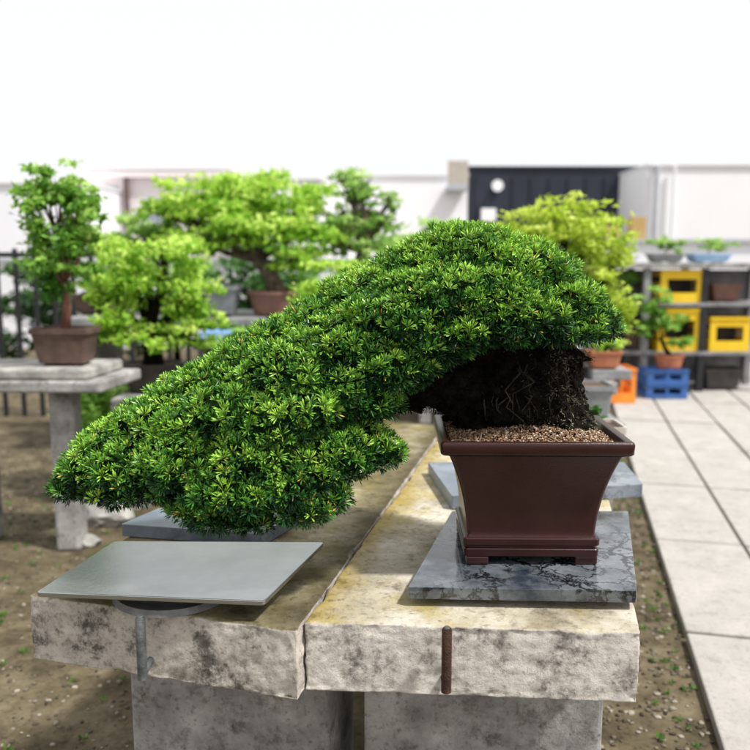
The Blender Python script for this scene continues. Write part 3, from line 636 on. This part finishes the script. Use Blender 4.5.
# ================= RIGHT SHELVES
Dz=7.4; s=Dz/F
def X(px): return atd(px,300,Dz).x
def Z(py): return atd(600,py,Dz).z
t=thing('display_rack','grey timber display rack along the back on the right','rack',(X(690),Dz+.3,0))
for py in (303,352): MB().box(X(690),Dz+.3,Z(py)-.035,X(780)-X(600),.55,.035).build('board','timber',t,bevel=.004)
MB().box(X(690),Dz+.3,Z(263)-.05,X(780)-X(600),.6,.05).build('top_board','bench',t,bevel=.004)
for px in(602,648,706,778):
    for dy in(.06,.54): MB().box(X(px),Dz+dy,0,.06,.06,Z(263)-.052).build('post','black' if px==706 else 'timber',t)
MB().box(X(690),Dz+.585,.05,X(780)-X(600),.02,Z(263)-.12).build('back_panel','timber',t)
def crate(px0,px1,d,z,h,mat,label,group=None,open_front=True):
    a=atd(px0,300,d).x; b=atd(px1,300,d).x; w=b-a; dp=.28; cx=(a+b)/2; cy=d+dp/2
    t=thing('crate',label,'crate',(cx,cy,z),group); e=.012
    for y in(d+e/2,d+dp-e/2):
        m=MB()
        if y<d+.1 or not open_front:
            m.box(cx,y,z,w,e,h*.30).box(cx,y,z+h*.72,w,e,h*.28)
            for q in(-1,1): m.box(cx+q*(w/2-w*.08),y,z+h*.30,w*.16,e,h*.42)
            if not open_front: m.box(cx,y,z+h*.30,w*.06,e,h*.42)
        else: m.box(cx,y,z,w,e,h)
        m.build('end_panel',mat if (y<d+.1 or not open_front) else 'dark_pot',t)  # open crates: back panel coloured dark to imitate the shaded inside
    for x in(a+e/2,b-e/2):
        m=MB(); m.box(x,cy,z,e,dp-2*e-.002,h*.4).box(x,cy,z+h*.5,e,dp-2*e-.002,h*.12).box(x,cy,z+h*.8,e,dp-2*e-.002,h*.2)
        m.build('side_panel',mat,t)
    MB().box(cx,cy,z+.004,w-.03,dp-.03,.01).build('floor',mat,t)
    MB().box(cx,d-.006,z+h*.93,w*1.03,.012,h*.07).build('rim',mat,t)
    return t
zsf=Z(352)+.001
crate(660,703,Dz+.05,Z(303)+.001,Z(268)-Z(303)-.02,'yellow','yellow crate on the upper shelf of the rack')
crate(660,703,Dz+.05,zsf,Z(309)-Z(352),'yellow','yellow crate on the lower shelf of the rack, under the other yellow crate')
crate(712,752,Dz+.05,zsf,.32,'yellow','yellow crate at the far right end of the lower shelf')
z0=0.036
crate(651,693,Dz-.35,z0,.125,'blue','blue crate on the paving, lower of the stacked pair',open_front=False)
crate(651,693,Dz-.35,z0+.127,.125,'blue','blue crate on top of the other blue crate by the path end',open_front=False)
crate(611,640,Dz-.6,z0,.3,'orange','orange crate on the ground left of the blue crates',open_front=False)
top=simple_pot(672,370,Dz-.3,30,14,'terra','terracotta bowl on the stacked blue crates',rect=False,zb=z0+.254)
leaf_tree('potted_tree','slender green tree in the terracotta bowl on the blue crates','tree',top,[(652,302,Dz-.2,16,12,.14),(664,322,Dz-.2,20,11,.14),(646,326,Dz-.2,12,9,.1),(680,342,Dz-.2,14,6,.1)],900,.035,'leaf_mid','bark_dark',.02)
top=simple_pot(625,302,Dz+.15,34,14,'dark_pot','small dark pot on the upper shelf at the left end of the rack',zb=Z(303)+.001)
leaf_tree('potted_shrub','small green shrub on the upper shelf at the left end of the rack','shrub',top,[(625,280,Dz+.2,18,8,.1)],300,.03,'leaf_mid','bark_dark',.014)
simple_pot(628,352,Dz+.15,36,24,'brown_pot','brown pot on the lower shelf at the left end of the rack',zb=zsf)
simple_pot(726,302,Dz+.15,30,18,'red_pot','reddish pot on the upper shelf at the far right',zb=Z(303)+.001)
simple_pot(643,400,Dz+.1,24,22,'grey_pot','grey pot on the ground beneath the rack, between orange and blue crates',zb=z0)
simple_pot(722,400,Dz+.1,40,22,'dark_pot','dark pot on the ground beneath the right end of the rack',zb=z0)
for i,(px,w,mt,lb) in enumerate([(622,38,'white','long white planter on the rack top, leftmost'),(668,34,'grey_pot','grey planter in the middle of the rack top'),(712,40,'pale_blue','pale blue planter on the rack top, rightmost')]):
    tp=simple_pot(px,263,Dz+.3,w,9,mt,lb,zb=Z(263)+.001)
    leaf_tree('potted_shrub','low green seedlings in the '+['long white','middle grey','rightmost pale blue'][i]+' planter','plant',tp,[(px,244,Dz+.4,w*.45,7,.1)],300,.03,'leaf_cool','bark',.006)
# ================= BUILDINGS
def wallbox(px0,px1,ytop,d,dep,mat,nm,label,cat='building'):
    a=atd(px0,300,d).x; b=atd(px1,300,d).x; zt_=atd(375,ytop,d).z
    t=thing(nm,label,cat,((a+b)/2,d+dep/2,0)); MB().box((a+b)/2,d+dep/2,0,b-a,dep,zt_).build('wall',mat,t)
    return t,a,b,zt_
def pane(t,px0,px1,y0,y1,d,fm='white',gm='glass',nm='window'):
    a=atd(px0,300,d).x; b=atd(px1,300,d).x; z1=atd(375,y0,d).z; z0_=atd(375,y1,d).z; f=.06
    m=MB(); m.box((a+b)/2,d-.03,z0_,b-a,.05,f).box((a+b)/2,d-.03,z1-f,b-a,.05,f).box(a+f/2,d-.03,z0_+f,f,.05,z1-z0_-2*f).box(b-f/2,d-.03,z0_+f,f,.05,z1-z0_-2*f).box((a+b)/2,d-.03,z0_+f,f*.7,.04,z1-z0_-2*f)
    w=m.build(nm,fm,t); MB().box((a+b)/2,d-.014,z0_+f,b-a-2*f,.012,z1-z0_-2*f).build('pane',gm,w)
t,a,b,zt_=wallbox(466,641,168,20,6,'navy','dark_building','dark navy metal clad building in the background on the right')
MB().box((a+b)/2,23,zt_+.002,b-a+.05,6.1,.04).build('roof','navy',t)
m=MB(); x=a+.2
while x<b-.1: m.box(x,19.985,.1,.05,.028,zt_-.3); x+=.45
m.build('cladding_ribs','navy',t)
q=atd(497,186,19.9); MB().tube([(q.x,19.97,q.z),(q.x,19.8,q.z)],[.11,.14],18).build('wall_lamp','white',t)
q=atd(488,215,19.9); MB().box(q.x,19.85,q.z-.15,.34,.25,.3).build('meter_box','white',t)
t,a,b,zt_=wallbox(641,800,166,18,6,'white','white_building','white rendered building at the right edge of the background')
MB().box((a+b)/2,21,zt_+.002,b-a+.05,6.1,.04).build('roof','white',t)
for px in(651,668):
    q=atd(px,300,17.9); MB().tube([(q.x,17.9,0),(q.x,17.9,zt_)],.06 if px==651 else .035,10).build('downpipe','roof' if px==651 else 'lilac',t)
t,a,b,zt_=wallbox(322,466,176,19,5,'white','pale_building','pale rendered building with small balcony behind the pine crown')
MB().box((a+b)/2,21.5,zt_+.002,b-a+.05,5.1,.04).build('roof','white',t)
q0=atd(446,300,18.3).x; q1=atd(466,300,18.3).x; zb0=atd(375,190,18.3).z
MB().box((q0+q1)/2,18.6,zb0,q1-q0,.75,.12).build('balcony_floor','roof',t); MB().box((q0+q1)/2,18.25,zb0+.13,q1-q0,.05,.5).build('balcony_front','beige_pot',t)
t,a,b,zt_=wallbox(92,236,170,17,5,'pink','house','pale pink house with brown downpipe behind the left trees')
MB().box((a+b)/2,19.5,zt_+.002,b-a+.1,5.2,.04).build('roof','white',t)
MB().box((a+b)/2,16.93,zt_-.16,b-a+.1,.12,.12).build('gutter','pink',t)
pane(t,108,122,186,215,17,'roof'); pane(t,150,180,198,226,17,'roof')
q=atd(131,300,16.9); MB().tube([(q.x,16.9,0),(q.x,16.9,zt_-.17)],.05,8).build('downpipe','brown_pot',t)
t,a,b,zt_=wallbox(236,322,180,16,4,'white','shed','low white shed between the pink house and the pale rendered building')
MB().box((a+b)/2,18,zt_+.002,b-a+.05,4.1,.04).build('roof','white',t)
t,a,b,zt_=wallbox(-60,92,184,15,4,'lilac','house','low lilac house at the far left behind the stone stand')
MB().box((a+b)/2,17,zt_+.002,b-a+.05,4.1,.04).build('roof','white',t)
t,a,b,zt_=wallbox(560,800,243,10.5,.15,'lilac','garden_wall','low pale garden wall behind the display rack','wall')
MB().box((a+b)/2,10.575,zt_+.001,b-a,.24,.05).build('coping','roof',t)
for px,w,h,lb in((604,26,.16,'wide cardboard box on the garden wall, left of the tall one'),(635,14,.28,'tall cardboard box on the garden wall')):
    q=atd(px,300,10.5); t=thing('cardboard_box',lb,'box',(q.x,10.575,zt_+.052)); ww=w*10.5/F
    MB().box(q.x,10.575,zt_+.052,ww,.2,h).build('carton','card',t,bevel=.004)
    MB().box(q.x,10.575,zt_+.053+h,ww*.96,.05,.003).build('tape','beige_pot',t)
t,a,b,zt_=wallbox(-150,560,262,11.5,.15,'lilac','garden_wall','long pale boundary wall behind the maples','wall')
MB().box((a+b)/2,11.575,zt_+.001,b-a,.24,.05).build('coping','roof',t)
for i,(px,py,d,lb) in enumerate([(60,300,9.5,'leafy bush against the boundary wall at the far left'),(175,290,9.8,'leafy bush against the boundary wall behind the bushy maple'),(250,292,9.2,'leafy bush against the boundary wall behind the large grey rectangular pot'),(310,276,9.8,'leafy bush against the boundary wall behind the reddish brown pot'),(430,268,9.8,'leafy bush against the boundary wall behind the pine crown'),(560,285,9.0,'leafy bush against the boundary wall behind the yellow green maple')]):
    b_=atd(px,py,d); b_.z=0
    leaf_tree('bush',lb,'bush',b_,[(px,py-14,d,48,28,.4),(px+30,py+25,d,50,34,.4),(px-30,py+25,d,50,34,.4)],2200,.06,['leaf_dark','leaf_mid','leaf_dark','leaf_mid','leaf_mid','leaf_mid'][i],'bark_dark',.04)
# ================= WORLD / SUN / CAMERA
sc=bpy.context.scene; w=bpy.data.worlds.new('World'); sc.world=w; w.use_nodes=True; nt=w.node_tree
bg=nt.nodes['Background']; sky=nt.nodes.new('ShaderNodeTexSky'); sky.sky_type='NISHITA'; sky.sun_disc=False
SE,SA=R(57),R(118)
sky.sun_elevation=SE; sky.sun_rotation=SA; sky.dust_density=4; sky.air_density=1
sc1=nt.nodes.new('ShaderNodeVectorMath'); sc1.operation='SCALE'; sc1.inputs['Scale'].default_value=.10
nt.links.new(sky.outputs[0],sc1.inputs[0])
mx=nt.nodes.new('ShaderNodeMix'); mx.data_type='RGBA'; mx.inputs[0].default_value=.85; mx.inputs[7].default_value=(1.13,1.13,1.13,1)
nt.links.new(sc1.outputs[0],mx.inputs[6]); nt.links.new(mx.outputs[2],bg.inputs[0]); bg.inputs[1].default_value=1.0
sl=bpy.data.lights.new('Sun','SUN'); sl.energy=5.0; sl.angle=R(4); sl.color=(1,.97,.92); so=bpy.data.objects.new('Sun',sl); C.objects.link(so)
dv=Vector((math.sin(SA)*math.cos(SE),math.cos(SA)*math.cos(SE),math.sin(SE))); so.rotation_euler=dv.to_track_quat('Z','Y').to_euler(); so.location=(0,0,5)
cd=bpy.data.cameras.new('Camera'); co=bpy.data.objects.new('Camera',cd); C.objects.link(co); sc.camera=co
co.location=CAM; co.rotation_euler=(PI/2-pt,0,0); cd.sensor_width=36; cd.lens=36*F/750; cd.clip_start=.05; cd.clip_end=600
cd.dof.use_dof=True; cd.dof.focus_distance=1.47; cd.dof.aperture_fstop=3.2
sc.view_settings.view_transform='Standard'; sc.view_settings.look='None'; sc.view_settings.exposure=0
